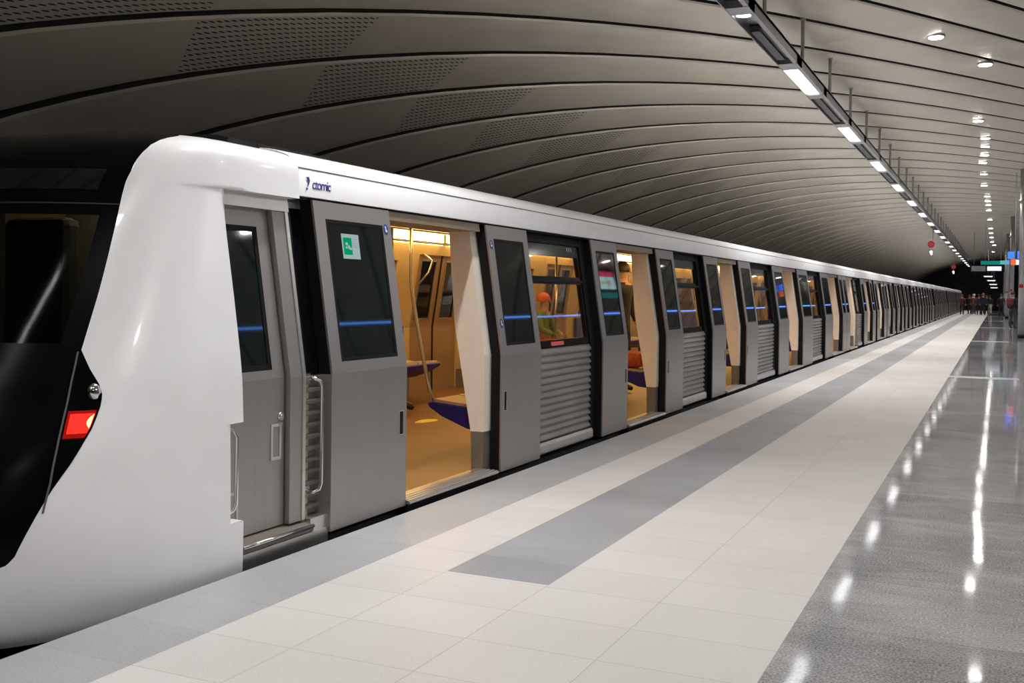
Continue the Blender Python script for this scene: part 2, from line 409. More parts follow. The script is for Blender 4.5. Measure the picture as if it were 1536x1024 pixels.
def window_bay(parent, y0, y1, detail=2, gap=.16):
    """window over a corrugated steel panel, black pocket strip on its far end"""
    ye = y1 - gap
    b = MB(); o0, o1 = .085, .13
    cz = [(1.02,1.53),(1.60,1.79)]
    cy0, cy1 = y0+.10, ye-.05
    for z0, z1 in ((.955,1.02),(1.53,1.60),(1.79,1.93)): b.prism(lean(z0, z1, o0, o1), y0, ye)
    for z0, z1 in cz:
        b.prism(lean(z0, z1, o0, o1), y0, cy0); b.prism(lean(z0, z1, o0, o1), cy1, ye)
    w = b.build('side_window', MAT['bgloss'], parent)
    for z0, z1 in cz:
        g = MB(); g.closed = False; g.sheet([(xo(z0)-o0-.018, z0), (xo(z1)-o0-.018, z1)], cy0, cy1); g.build('window_pane', MAT['glass'], w)
    if detail > 1:
        g = MB(); g.prism(lean(1.545, 1.57, o0-.012, o0), y0+.02, ye-.02); g.prism(lean(1.905, 1.93, o0-.02, o0), y0, ye); g.build('vent_rail', MAT['black'], w)
    # corrugated panel
    prof = []; n = 13; z0, z1 = .13, .95
    for i in range(n):
        a = z0 + (z1-z0)*i/n; p = (z1-z0)/n
        prof += [(-3.648, a), (-3.632, a+p*.12), (-3.628, a+p*.35), (-3.646, a+p*.8)]
    prof += [(-3.648, z1), (-3.70, z1), (-3.70, z0)]
    c = MB(); c.prism(prof, y0, ye); c.build('corrugated_panel', MAT['steel_rib'], parent)
    c = MB(); c.prism([(-3.70,.02),(-3.615,.02),(-3.60,.035),(-3.60,.10),(-3.615,.125),(-3.70,.125)], y0, ye); c.build('sill_bar', MAT['steel_lite'], parent)
    p = MB(); p.prism(lean(.02, 1.985, .075, .13), ye, y1); p.prism(lean(1.93, 1.985, .08, .13), y0, ye); p.build('pocket_strip', MAT['black'], parent)

def jamb(parent, y, detail=2):
    """cream draught panel at the end of an opening, facing the opening"""
    pts_o = [(xo(z)-.10, z) for z in (.345,.95,1.94)]
    pts_i = [(-3.99,1.94),(-3.93,1.2),(-3.775,.345)]
    b = MB(); b.prism(pts_o + pts_i, y-.03, y+.10); j = b.build('door_pillar', MAT['cream'], parent)
    b = MB(); b.prism([(-3.665,.03),(-3.665,.345),(-3.773,.345),(-3.767,.03)], y-.028, y+.10); b.build('kick_plate', MAT['kick'], j)
    # the pillar on the other side of the opening
def bench(parent, y0, y1, far=False):
    p = [(-3.75,.29),(-3.98,.31),(-4.22,.40),(-4.34,.47),(-4.36,.505),(-4.33,.52),(-3.95,.49),(-3.80,.52),(-3.78,.98),(-3.74,.98)]
    c = [(-4.31,.519),(-3.96,.489),(-3.90,.50),(-3.88,.525),(-3.96,.512),(-4.30,.542)]
    if far: p = [(2*XC-x, z) for x, z in p]; c = [(2*XC-x, z) for x, z in c]
    b = MB(); b.prism(p, y0, y1); s_ = b.build('bench_seat', MAT['seat'], parent, bevel=.012)
    b = MB(); n = max(1, round((y1-y0)/.48)); w = (y1-y0)/n
    for i in range(n): b.prism(c, y0+i*w+.015, y0+(i+1)*w-.015)
    b.build('seat_pad', MAT['seatpad'], s_)
    return s_

ROOF = [(-3.72,2.0),(-3.724,2.16),(-3.755,2.205),(-3.81,2.245),(-3.93,2.285),(-4.30,2.33),(-5.5,2.35)]
ROOF = ROOF + [(2*XC-x, z) for x, z in reversed(ROOF[:-1])]

def make_car(label, y0, y1, openings, ybody=None, detail=2, group=None, wall_y0=None):
    """openings: list of (start,end). Body from y0 to y1."""
    root = empty('metro_car', label, 'train car', (XC, (y0+y1)/2, -1.25), group)
    kids_before = set(bpy.data.objects)
    yb = y0 if ybody is None else ybody
    # roof & band
    b = MB(); b.prism(ROOF + [(-7.16,2.0),(-7.02,2.235),(-3.98,2.235),(-3.84,2.0)], yb+.01, y1-.05, smooth=False)
    for i in range(len(b.sm)): pass
    rf = b.build('roof', MAT['white'], root)
    rf.data.polygons.foreach_set('use_smooth', [len(p.vertices) == 4 for p in rf.data.polygons])
    rf.data.set_sharp_from_angle(angle=math.radians(40))
    s = MB(); s.box(-3.7300, -3.7222, yb+.01, y1-.05, 2.163, 2.168); s.build('roof_seam', MAT['line'], root)
    s = MB(); s.prism(lean(1.985, 2.0, .03, .2), yb+.01, y1-.05); s.build('drip_gap', MAT['black'], root)
    if detail > 1:
        s = MB(); s.box(-4.9,-4.2, y0+1.0, y0+2.2, 2.35, 2.42)
    # underframe and floor, far side
    s = MB(); s.box(-7.36, -3.64, max(y0+.1, yb if ybody else y0), y1-.1, -.75, -.02); s.build('underframe', MAT['under'], root)
    wy0 = y0+.02 if wall_y0 is None else wall_y0
    s = MB(); s.box(-7.40, -3.71, wy0, y1-.02, -.02, .03); fl_ = s.build('cabin_floor', MAT['tfloor'], root)
    s = MB(); s.box(-7.02, -3.98, wy0, y1-.02, 2.225, 2.234)
    s.prism([(-7.02,2.234),(-7.20,2.10),(-7.185,2.09),(-7.02,2.215)], wy0, y1-.02); s.prism([(-3.98,2.234),(-3.80,2.10),(-3.815,2.09),(-3.98,2.215)], wy0, y1-.02)
    s.build('cabin_ceiling', MAT['tceil'], root)
    yy = wy0 + .5
    while yy < y1 - 2.0:
        for q in (0, 1):
            pf = [(-6.86,2.222),(-6.875,2.205),(-7.055,2.085),(-7.075,2.105),(-6.90,2.225)]
            if q: pf = [(2*XC-x, z) for x, z in pf]
            s = MB(); s.prism(pf, yy, yy+2.3); s.build('light_strip', MAT['strip'], root)
        yy += 2.5
    # far wall with doors
    fo = [(a+1.75, b_+1.75) for a, b_ in openings if b_+2.6 < y1]
    prev = wy0
    wb = MB()
    segs = []
    for a, b_ in fo: segs.append((prev, a)); prev = b_
    segs.append((prev, y1-.02))
    for a, b_ in segs:
        wb.prism(lean(.03, 1.0, .10, .16, True), a, b_); wb.prism(lean(1.85, 2.12, .10, .16, True), a, b_)
        if b_-a > 2.2:
            wb.prism(lean(1.0, 1.85, .10, .16, True), a, a+.55); wb.prism(lean(1.0, 1.85, .10, .16, True), b_-.55, b_)
        else: wb.prism(lean(1.0, 1.85, .10, .16, True), a, b_)
    for a, b_ in fo: wb.prism(lean(1.95, 2.12, .10, .16, True), a, b_)
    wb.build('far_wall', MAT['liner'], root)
    wk = MB()
    for a, b_ in segs: wk.prism(lean(.03, .30, .16, .17, True), a, b_)
    wk.build('skirting', MAT['kick'], root)
    for a, b_ in segs:
        if b_-a > 2.2:
            wg = MB(); wg.prism(lean(1.0, 1.85, .11, .12, True), a+.55, b_-.55); wg.build('far_window', MAT['dglass'], root)
    for a, b_ in fo:
        mid = (a+b_)/2
        for u, v in ((a, mid-.015), (mid+.015, b_)):
            L = MB()
            L.prism(lean(.03, 1.05, .10, .13, True), u, v); L.prism(lean(1.88, 1.95, .10, .13, True), u, v)
            L.prism(lean(1.05, 1.88, .10, .13, True), u, u+.12); L.prism(lean(1.05, 1.88, .10, .13, True), v-.12, v)
            L = L.build('far_door_leaf', MAT['bronze'], root)
            G = MB(); G.prism(lean(1.05, 1.88, .105, .115, True), u+.12, v-.12); G.build('door_glass', MAT['dglass'], L)
            if detail > 1:
                G = MB()
                for q in ((1.05,1.07,u+.12,v-.12),(1.86,1.88,u+.12,v-.12),(1.05,1.88,u+.12,u+.135),(1.05,1.88,v-.135,v-.12)):
                    G.prism(lean(q[0], q[1], .13, .138, True), q[2], q[3])
                G.build('glass_frame', MAT['pole'], L)
        J = MB(); J.prism(lean(.03, 1.95, .10, .14, True), mid-.015, mid+.015); J.prism(lean(.03, 1.95, .10, .13, True), b_-.0, b_+.06); J.build('door_seal', MAT['black'], root)
    # far benches between doors
    for a, b_ in segs:
        if b_-a > 1.5 and detail: bench(root, a+.35, b_-.25, far=True)
    # inner wall lining of the near side, behind leaves
    prev = wy0
    for k, (a, b_) in enumerate(openings + [(y1-.05, None)]):
        if a - prev > .25:
            s = MB()
            s.prism(lean(.03, .955, .132, .17), prev+.02, a-.02); s.prism(lean(1.93, 2.12, .132, .17), prev+.02, a-.02)
            w0, w1 = prev+.80, a-.88
            if k == 0 or w1 - w0 < .5: s.prism(lean(.955, 1.93, .132, .17), prev+.02, a-.02)
            else:
                s.prism(lean(.955, 1.93, .132, .17), prev+.02, w0); s.prism(lean(.955, 1.93, .132, .17), w1, a-.02)
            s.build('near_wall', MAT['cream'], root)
        prev = b_
    return root

def fit_out(root, openings, bays, y_leaf0, y_leaf1, detail=2, leafw=.79, leaves=None):
    for a, b_ in openings:
        jamb(root, b_, detail)
        s = MB(); s.prism([(-3.72,.03),(-3.535,.026),(-3.53,.032),(-3.53,.042),(-3.545,.052),(-3.72,.056),(-3.74,.045),(-3.74,.031)], a+.01, b_-.01)
        for k in range(3): s.box(-3.575-.035*k, -3.568-.035*k, a+.02, b_-.02, .05, .0575)
        sd = s.build('door_sill', MAT['steel_lite'], root); s = MB(); s.box(-3.72,-3.545,a+.01,b_-.01,-.12,.0255); s.build('sill_face', MAT['black'], sd)
        s = MB(); s.prism(lean(1.925, 1.985, .02, .34), a, b_); s.build('door_header', MAT['header'], root)
        s = MB(); s.prism(lean(.02, 1.985, .09, .14), a-.06, a-.0); s.build('jamb_strip', MAT['black'], root)
    for y0, y1, side in leaves:
        leaf(root, y0, y1, detail=detail, hy=(y1-.07 if side > 0 else y0+.07))
    for y0, y1 in bays: window_bay(root, y0, y1, detail)

def anchor(root):
    """parts were built in place: keep them where they stand under a root with an offset"""
    inv = Matrix.Translation(-Vector(root.location))
    for o in [q for q in bpy.data.objects if q.parent == root]:
        o.matrix_parent_inverse = inv

# ---- first car with its cab
OP1 = [(6.03,7.42),(10.63,12.0),(15.08,16.37),(20.14,21.65),(25.95,27.70),(29.20,30.75)]
LV1 = [(5.17,6.03,1),(7.50,8.29,-1),(9.86,10.63,1),(12.07,12.80,-1),(14.30,15.08,1),(16.45,17.30,-1),(19.17,20.14,1),(21.74,22.96,-1),(24.80,25.95,1),(27.78,28.46,-1),(28.50,29.20,1)]
BY1 = [(8.29,9.86),(12.80,14.30),(17.30,19.17),(22.96,24.80)]
car1 = make_car('nearest metro car with white rounded cab end and black windscreen mask', 2.6, 31.2, OP1, ybody=5.03, wall_y0=5.08)
fit_out(car1, OP1, BY1, 0, 0, 2, leaves=LV1)

# first leaf: steel shows on its near side below the waist
s = MB(); s.prism(lean(.02, .95, .0, .125), 5.163, 5.170); s.build('leaf_return', MAT['steel'], car1)
# notice and stickers on the first doors
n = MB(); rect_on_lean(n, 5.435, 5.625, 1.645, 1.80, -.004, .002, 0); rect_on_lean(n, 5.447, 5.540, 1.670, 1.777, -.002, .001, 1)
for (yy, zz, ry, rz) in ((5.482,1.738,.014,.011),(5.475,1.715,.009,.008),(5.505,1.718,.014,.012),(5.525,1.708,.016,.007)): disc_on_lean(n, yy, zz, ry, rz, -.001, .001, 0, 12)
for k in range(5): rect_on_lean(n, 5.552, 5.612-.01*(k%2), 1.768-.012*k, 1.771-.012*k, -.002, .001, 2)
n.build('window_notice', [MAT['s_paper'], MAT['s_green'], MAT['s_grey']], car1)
sticker(car1, 5.965, 1.855); sticker(car1, 7.565, 1.20); sticker(car1, 7.555, 1.83); sticker(car1, 12.13, 1.17); sticker(car1, 16.5, 1.14)
n = MB(); rect_on_lean(n, 8.72, 9.02, .97, 1.005, -.083, .002, 0); n.build('window_label', MAT['s_red'], car1)
n = MB()
for k in range(3): disc_on_lean(n, 9.40+.05*k, 1.865, .016, .022, -.084, .001, 0, 10)
n.build('small_pictograms', MAT['s_grey'], car1)
# lettering on the white band
cu = bpy.data.curves.new('lettering', 'FONT'); cu.body = 'ctomic'; cu.size = .085; cu.extrude = .001; cu.shear = .1; cu.space_character = .82
to = bpy.data.objects.new('lettering', cu); COL.objects.link(to); cu.materials.append(MAT['ink'])
mt = bpy.data.meshes.new_from_object(to.evaluated_get(bpy.context.evaluated_depsgraph_get())); bpy.data.objects.remove(to)
mt.transform(Matrix(((0,-.04,1,-3.7195),(1,0,0,5.168),(0,1,.04,2.052),(0,0,0,1))))
to = bpy.data.objects.new('lettering', mt); COL.objects.link(to); to.parent = car1
n = MB(); n.prism([(-3.7245,0),(-3.7215,0),(-3.7215,.01),(-3.7245,.01)],0,.001)
n = MB(); Xl = -3.7185
n.add([(Xl,5.105,2.115),(Xl,5.135,2.118),(Xl,5.145,2.095),(Xl,5.128,2.060),(Xl,5.118,2.060),(Xl,5.128,2.092)], [(0,1,2,3,4,5)]); n.add([(Xl,5.106,2.052),(Xl,5.124,2.052),(Xl,5.124,2.040),(Xl,5.106,2.040)], [(0,1,2,3)])
n.closed = False
n.build('lettering_flourish', MAT['ink'], car1)

# ---- cab nose surface
CZ=[-.13,-.08,0,.3,.6,.95,1.3,1.6,1.8,2.0,2.1,2.16,2.21,2.25,2.28,2.305,2.32]
CW=[1.915,1.935,1.942,1.945,1.942,1.93,1.887,1.841,1.811,1.79,1.785,1.78,1.745,1.66,1.49,1.1,.3]
CF=[2.66,2.62,2.6,2.60,2.71,2.95,3.16,3.34,3.46,3.61,3.71,3.79,3.88,3.99,4.10,4.22,4.32]
def pchip(x, y):
    h = [x[k+1]-x[k] for k in range(len(x)-1)]; d = [(y[k+1]-y[k])/h[k] for k in range(len(h))]
    m = [d[0]] + [0.]*(len(x)-2) + [d[-1]]
    for k in range(1, len(x)-1):
        if d[k-1]*d[k] > 0:
            w1 = 2*h[k]+h[k-1]; w2 = h[k]+2*h[k-1]; m[k] = (w1+w2)/(w1/d[k-1]+w2/d[k])
    def f(q):
        k = 0
        while k < len(h)-1 and q > x[k+1]: k += 1
        t = (q-x[k])/h[k]
        return (2*t**3-3*t**2+1)*y[k]+(t**3-2*t**2+t)*h[k]*m[k]+(-2*t**3+3*t**2)*y[k+1]+(t**3-t**2)*h[k]*m[k+1]
    return f
fW = pchip(CZ, CW); fY = pchip(CZ, CF)
NE = 2.8
def cabP(z, t, off=0.):
    W = fW(z) + off; L = 4.6 - fY(z) + off
    c, s_ = math.cos(t), math.sin(t)
    return (XC + math.copysign(W*abs(c)**(2/NE), c), 4.6 - L*abs(s_)**(2/NE), z)
TBz=[-.13,.08,.16,.233,.242,.277,.373,.533,.67,.81,.912,.956,1.002,1.069,1.157,1.451,1.777,1.984,2.036,2.092,2.138,2.182,2.214,2.235,2.252,2.275,2.29,2.32]
TBt=[1.5707,1.2,.86,.690,.669,.648,.622,.585,.543,.517,.514,.520,.538,.577,.619,.603,.595,.609,.606,.609,.603,.588,.548,.496,.42,.31,.2,.08]
def tb_(z): return interp(z, TBz, TBt)
def tback(z):
    lim = 4.27 if .24 < z < .755 else (4.37 if z < 1.979 else 4.599)
    L = 4.6 - fY(z)
    return math.asin(min(1., ((4.6-lim)/L)**(NE/2)))
zr = [-.13,-.115,-.09,-.05,0,.04,.08,.12,.16,.2,.233,.239,.241,.25,.277,.3,.37,.44,.5,.55,.6,.65,.7,.754,.756,.8,.85,.9,.93,.956,.98,1.002,1.03,1.069,1.11,1.157,1.189,1.25,1.3,1.4,1.5,1.6,1.7,1.8,1.82,1.9,1.95,1.978,1.98,2.0,2.036,2.065,2.092,2.115,2.138,2.16,2.182,2.198,2.214,2.225,2.235,2.244,2.252,2.26,2.268,2.275,2.283,2.29,2.298,2.305,2.312,2.318]
def shell_rows(mirror):
    rows = []
    for z in zr:
        a, b_ = tback(z), max(tb_(z), tback(z)+.001)
        ts = [a + (b_-a)*k/22 for k in range(23)]
        row = [cabP(z, (PI-t) if mirror else t) for t in ts]
        x_s = row[0]
        back = 5.03 if z >= 1.98 else (4.27 if .24 < z < .755 else 4.37)
        ex = (row[0][0], back, z)
        rows.append([ex] + row)
    return rows
c = MB(); c.closed = False
for mir in (False, True): c.grid(shell_rows(mir))
# return edge of the white shell around the cab door, and the handle notch
for z0, z1, yy in ((-.13,.24,4.37),(.755,1.979,4.37)):
    zs = [z0 + (z1-z0)*k/8 for k in range(9)]
    c.grid([[(cabP(z, tback(z))[0], yy, z), (cabP(z, tback(z))[0]-.12, yy, z)] for z in zs], smooth=False)
c.grid([[(-3.565,4.27,z),(-3.70,4.27,z)] for z in (.24,.755)], smooth=False)
for z in (.24,.755): c.grid([[(-3.562,4.26,z),(-3.70,4.26,z)],[(-3.562,4.37,z),(-3.70,4.37,z)]], smooth=False)
zz = 1.98
c.grid([[(-3.722,4.36,zz),(-3.80,4.36,zz)],[(-3.722,5.03,zz),(-3.80,5.03,zz)]], smooth=False)
cs = c.build('cab_shell', MAT['white'], car1)
cs.data.set_sharp_from_angle(angle=math.radians(50))
# black mask with windscreen opening
ncol = 44
def mask_ts(z):
    a = tb_(z); w = .075
    if a + w >= PI/2 - .02: return [a + (PI-2*a)*k/(ncol) for k in range(ncol+1)]
    return [a, a+w] + [a+w + (PI-2*(a+w))*k/(ncol-2) for k in range(1, ncol-1)] + [PI-a]
c = MB(); c.closed = False
rows = [[cabP(z, t, -.004) for t in mask_ts(z)] for z in zr]
def skp(i, j): return zr[i] >= 1.189 and zr[i+1] <= 1.801 and 1 <= j <= ncol-2
c.grid(rows, skip=skp)
mk = c.build('front_mask', MAT['mask'], car1)
c = MB(); c.closed = False
wr = [z for z in zr if 1.189 <= z <= 1.801]
c.grid([[cabP(z, t, -.012) for t in mask_ts(z)[1:-1]] for z in wr]); c.build('windscreen', MAT['wglass'], mk)
c = MB(); c.closed = False
c.grid([[cabP(z, t, .0) for t in [tb_(z)+.11 + (PI-2*tb_(z)-.22)*k/20 for k in range(21)]] for z in (1.93,1.97,2.01,2.04)]); c.build('destination_display', MAT['bgloss'], mk)
c = MB(); c.closed = False
for z0, z1 in ((1.855,1.862),): c.grid([[cabP(z, t, .001) for t in mask_ts(z)] for z in (z0, z1)])
c.build('mask_joint', MAT['under'], mk)
# lamp units both corners
GZ = [.586,.696,.845,1.006,1.154]; GT = [.588,.595,.610,.623,.626]
def gt(z): return interp(z, GZ, GT)
for mir in (False, True):
    f = (lambda t: PI-t) if mir else (lambda t: t)
    c = MB(); c.closed = False
    zs = [.60 + (1.15-.60)*k/24 for k in range(25)]
    c.grid([[cabP(z, f(lerp(tb_(z)+.002, max(gt(z), tb_(z)+.004), k/8)), .003) for k in range(9)] for z in zs])
    lu = c.build('lamp_cover', MAT['mask'], car1)
    c = MB(); c.closed = False
    c.grid([[cabP(z, f(gt(z)+d), .004) for d in (0,.006)] for z in [.45+.7*k/16 for k in range(17)]]); c.build('cover_trim', MAT['line'], lu)
    c = MB(); c.closed = False
    zs = [.765 + (.885-.765)*k/12 for k in range(13)]
    c.grid([[cabP(z, f(lerp(tb_(z)+.008, gt(z)-.006, k/8)), .006) for k in range(9)] for z in zs]); tl = c.build('tail_lens', MAT['red'], lu)
    c = MB(); c.closed = False
    zs = [.785 + (.872-.785)*k/12 for k in range(13)]
    c.grid([[cabP(z, f(lerp(tb_(z)+.010, gt(z)-.014, k/8)), .0075) for k in range(9)] for z in zs]); c.build('tail_glow', MAT['redglow'], lu)
    c = MB(); c.closed = False
    zs = [.805 + (.868-.805)*k/8 for k in range(9)]
    c.grid([[cabP(z, f(tb_(z)+.012+.014*math.sin(PI*i/8)*k/4), .009) for k in range(5)] for i, z in enumerate(zs)]); c.build('tail_bulb', MAT['redhot'], lu)
    c = MB(); p = cabP(.963, f(.548), -.012); c.ball(p, .036, sz=1.25); c.build('marker_lamp', MAT['silver'], lu)
# cab door recess
s = MB(); o0, o1 = .10, .13
y0, y1 = 4.22, 4.84; wy0, wy1 = 4.385, 4.74; wz0, wz1 = 1.0, 1.80
s.prism(lean(.12, wz0, o0, o1), y0, y1); s.prism(lean(wz1, 1.90, o0, o1), y0, y1); s.prism(lean(wz0, wz1, o0, o1), y0, wy0); s.prism(lean(wz0, wz1, o0, o1), wy1, y1)
cd = s.build('cab_door', MAT['steel'], car1)
s = MB(); s.prism(lean(wz0, wz1, o0+.006, o0+.012), wy0, wy1); s.build('cab_door_glass', MAT['dglass'], cd)
s = MB()
for q in ((wz0,wz0+.03,wy0,wy1),(wz1-.03,wz1,wy0,wy1),(wz0,wz1,wy0,wy0+.03),(wz0,wz1,wy1-.03,wy1)): s.prism(lean(q[0],q[1],o0+.001,o0+.006), q[2], q[3])
s.build('glass_gasket', MAT['black'], cd)
for hy, hz in ((4.765,.595),(4.40,.27)):
    s = MB(); X = -3.66
    for q in ((hy-.045,hy+.045,hz+.085,hz+.10),(hy-.045,hy+.045,hz-.10,hz-.085),(hy-.045,hy-.030,hz-.085,hz+.085),(hy+.030,hy+.045,hz-.085,hz+.085)): s.box(X-.002, X+.006, *q, 0)
    s.box(X-.002, X+.001, hy-.03, hy+.03, hz-.085, hz+.085, 1)
    s.build('flush_handle', [MAT['rim'], MAT['steel']], cd)
s = MB(); s.tube([(-3.665,4.80,.735),(-3.645,4.80,.735)], .022, 14); s.tube([(-3.65,4.80,.735),(-3.64,4.80,.735)], .010, 10); s.tube([(-3.665,4.80,.69),(-3.65,4.80,.69)], .014, 12); s.build('lock', MAT['chrome'], cd)
s = MB(); s.prism(lean(.12, 1.99, .065, .13), 4.85, 4.985); s.build('corner_post', MAT['steel'], car1)
s = MB(); s.prism(lean(.12, 1.985, .058, .066), 4.962, 4.990); s.build('post_trim', MAT['steel_lite'], car1)
s = MB(); s.prism(lean(1.90, 1.98, .05, .13), 4.30, 4.99); s.prism(lean(.8, 1.98, .055, .085), 4.365, 4.385); s.build('cab_door_frame', MAT['steel_lite'], car1)
s = MB(); s.prism(lean(.955, 1.93, .095, .125), 4.985, 5.17); s.build('corner_glass', MAT['bgloss'], car1)
s = MB(); s.prism(lean(1.93, 1.985, .09, .125), 4.985, 5.17); s.build('corner_header', MAT['steel'], car1)
prof = []
for i in range(12):
    a = .13 + .82*i/12; p = .82/12
    prof += [(-3.67, a), (-3.67, a+p*.45), (-3.645, a+p*.55), (-3.64, a+p*.85)]
prof += [(-3.67,.95),(-3.70,.95),(-3.70,.13)]
s = MB(); s.prism(prof, 4.985, 5.17); s.build('corner_ladder_panel', MAT['steel_rib'], car1)
def bar(y, z0, z1, x, name, dy):
    s = MB(); s.tube([(x-.075,y-dy,z1),(x-.03,y-dy*.7,z1+.004),(x-.005,y-dy*.25,z1-.012),(x,y,z1-.045),(x,y,z0+.045),(x-.005,y-dy*.25,z0+.012),(x-.03,y-dy*.7,z0-.004),(x-.075,y-dy,z0)], .011, 12)
    s.box(x-.085,x-.065,y-dy-.02,y-dy+.02,z0-.03,z0+.03); s.box(x-.085,x-.065,y-dy-.02,y-dy+.02,z1-.03,z1+.03)
    s.build(name, MAT['chrome'], car1)
bar(5.10, .27, .93, -3.585, 'grab_handle', .045); bar(4.345, .285, .72, -3.585, 'grab_handle', .05)
s = MB(); s.prism([(-3.70,.05),(-3.575,.05),(-3.565,.06),(-3.565,.095),(-3.70,.115)], 4.30, 5.0); cstep = s.build('cab_step', MAT['kick'], car1)
s = MB(); s.tube([(-3.566,4.38,.088),(-3.566,5.0,.088)], .012, 10); s.build('step_nosing', MAT['chrome'], cstep)
s = MB(); s.box(-3.70,-3.575, 4.37, 5.16, -.045, .05); s.build('cab_sill', MAT['steel_lite'], car1)
s = MB(); s.box(-3.70,-3.585, 5.0, 5.165, .05, .125); s.build('corner_sill', MAT['steel_lite'], car1)
# cab interior behind windscreen
s = MB(); s.box(-7.1,-3.90, 5.02, 5.07, .03, 2.24); s.prism(lean(.03,1.97,.1,.3),5.03,5.07); s.build('cab_bulkhead', MAT['liner'], car1)
s = MB(); s.box(-7.3,-3.7, 3.6, 5.02, -.02, .03); s.box(-6.9,-4.1,3.62,4.0,.60,1.0); s.build('driver_desk', MAT['kick'], car1)
s = MB(); s.box(-5.55,-4.75,5.0,5.015,.05,2.05); s.box(-5.05,-5.02,4.985,5.0,.05,2.05); s.box(-6.4,-6.1,4.99,5.015,.4,2.1); s.box(-6.85,-6.7,4.99,5.015,.4,2.1); s.build('bulkhead_door', MAT['kick'], car1)
s = MB(); s.box(-5.35,-4.85,4.35,4.50,.5,1.85); s.box(-5.35,-4.85,4.1,4.5,.5,.62); s.build('driver_seat', MAT['under'], car1, bevel=.05)
s = MB(); s.box(-5.2,-4.2,4.75,4.90,2.18,2.20); s.build('cab_lamp', MAT['cabl'], car1)
# roof box edge seen above the cab
s = MB(); s.prism([(-4.02,2.27),(-4.0,2.315),(-4.1,2.335),(-5.2,2.40),(-5.2,2.27)], 4.75, 5.75); s.build('roof_equipment', MAT['black'], car1)
# seats, poles, sticker in the first car
for a, b_ in ((7.72,9.95),(12.3,14.5),(16.7,19.4),(22.0,25.2)): bench(car1, a, b_)
def pole(pts, name='grab_pole', r=.016):
    s = MB(); s.tube(pts, r, 10); return s.build(name, MAT['pole'], car1)
for yy in (7.70, 12.28, 16.68, 21.98):
    pole([(-4.52,yy,2.25),(-4.52,yy,1.75),(-4.515,yy,1.50),(-4.46,yy,1.2),(-4.37,yy,.80),(-4.30,yy,.52)])
for yy in (9.4, 13.9): pole([(-5.75,yy,2.25),(-5.75,yy,.03)])
for X in (-4.9, -6.1):
    pole([(X,5.2,2.02),(X,30.6,2.02)], 'grab_rail', .014)
for yy in (8.6, 11.2, 13.8, 16.4):
    pole([(-6.1,yy,2.25),(-6.1,yy,2.03)], 'rail_hanger', .012); pole([(-4.9,yy,2.25),(-4.9,yy,2.03)], 'rail_hanger', .012)
for yy in (10.9, 12.2): pole([(-7.02,yy+.1,1.95),(-6.86,yy+.06,1.86),(-6.90,yy+.02,1.70),(-7.0,yy-.05,1.55)], 'door_grab_handle', .013)
s = MB(); n_ = 24; s.add([(-5.64+.09*math.cos(2*PI*k/n_)*(1+.15*math.sin(3*2*PI*k/n_)), 9.97+.20*math.sin(2*PI*k/n_), .0325) for k in range(n_)], [tuple(range(n_))]); s.build('floor_sticker', MAT['yellow'], car1)
anchor(car1)

# ---- second car
OP2 = [(33.3,34.8),(37.0,38.5),(40.4,41.8),(44.6,46.0),(48.6,50.0)]
LV2, BY2 = [], [(31.35,32.5)]
for k, (a, b_) in enumerate(OP2):
    LV2 += [(a-.8, a, 1), (b_+.06, b_+.82, -1)]
for (a, b_), (c_, d_) in zip(OP2[:-1], OP2[1:]): 
    if c_-.8-(b_+.82) > .3: BY2.append((b_+.82, c_-.8))
car2 = make_car('second metro car, coupled behind the one with the cab', 31.25, 51.2, OP2, detail=1, wall_y0=31.3)
fit_out(car2, OP2, BY2, 0, 0, 1, leaves=LV2); anchor(car2)
# ---- third car and its copies
OP3 = [(53.2,54.6),(57.7,59.1),(62.2,63.6),(66.7,68.1)]
LV3, BY3 = [], [(51.4,52.4)]
for a, b_ in OP3: LV3 += [(a-.8, a, 1), (b_+.06, b_+.82, -1)]
for (a, b_), (c_, d_) in zip(OP3[:-1], OP3[1:]): BY3.append((b_+.82, c_-.8))
BY3.append((68.92, 70.5))
car3 = make_car('third metro car counted from the cab end', 51.25, 70.6, OP3, detail=0, wall_y0=51.3)
fit_out(car3, OP3, BY3, 0, 0, 0, leaves=LV3); anchor(car3)
for k, lb in ((1,'fourth metro car counted from the cab end'),(2,'fifth metro car counted from the cab end'),(3,'last metro car at the far end of the platform, farthest from the cab')):
    cc = copy_tree(car3); cc.location.y += 19.4*k; cc['label'] = lb
for q in bpy.data.objects:
    if q.name.startswith('metro_car'): q['group'] = 'cars of the metro train'

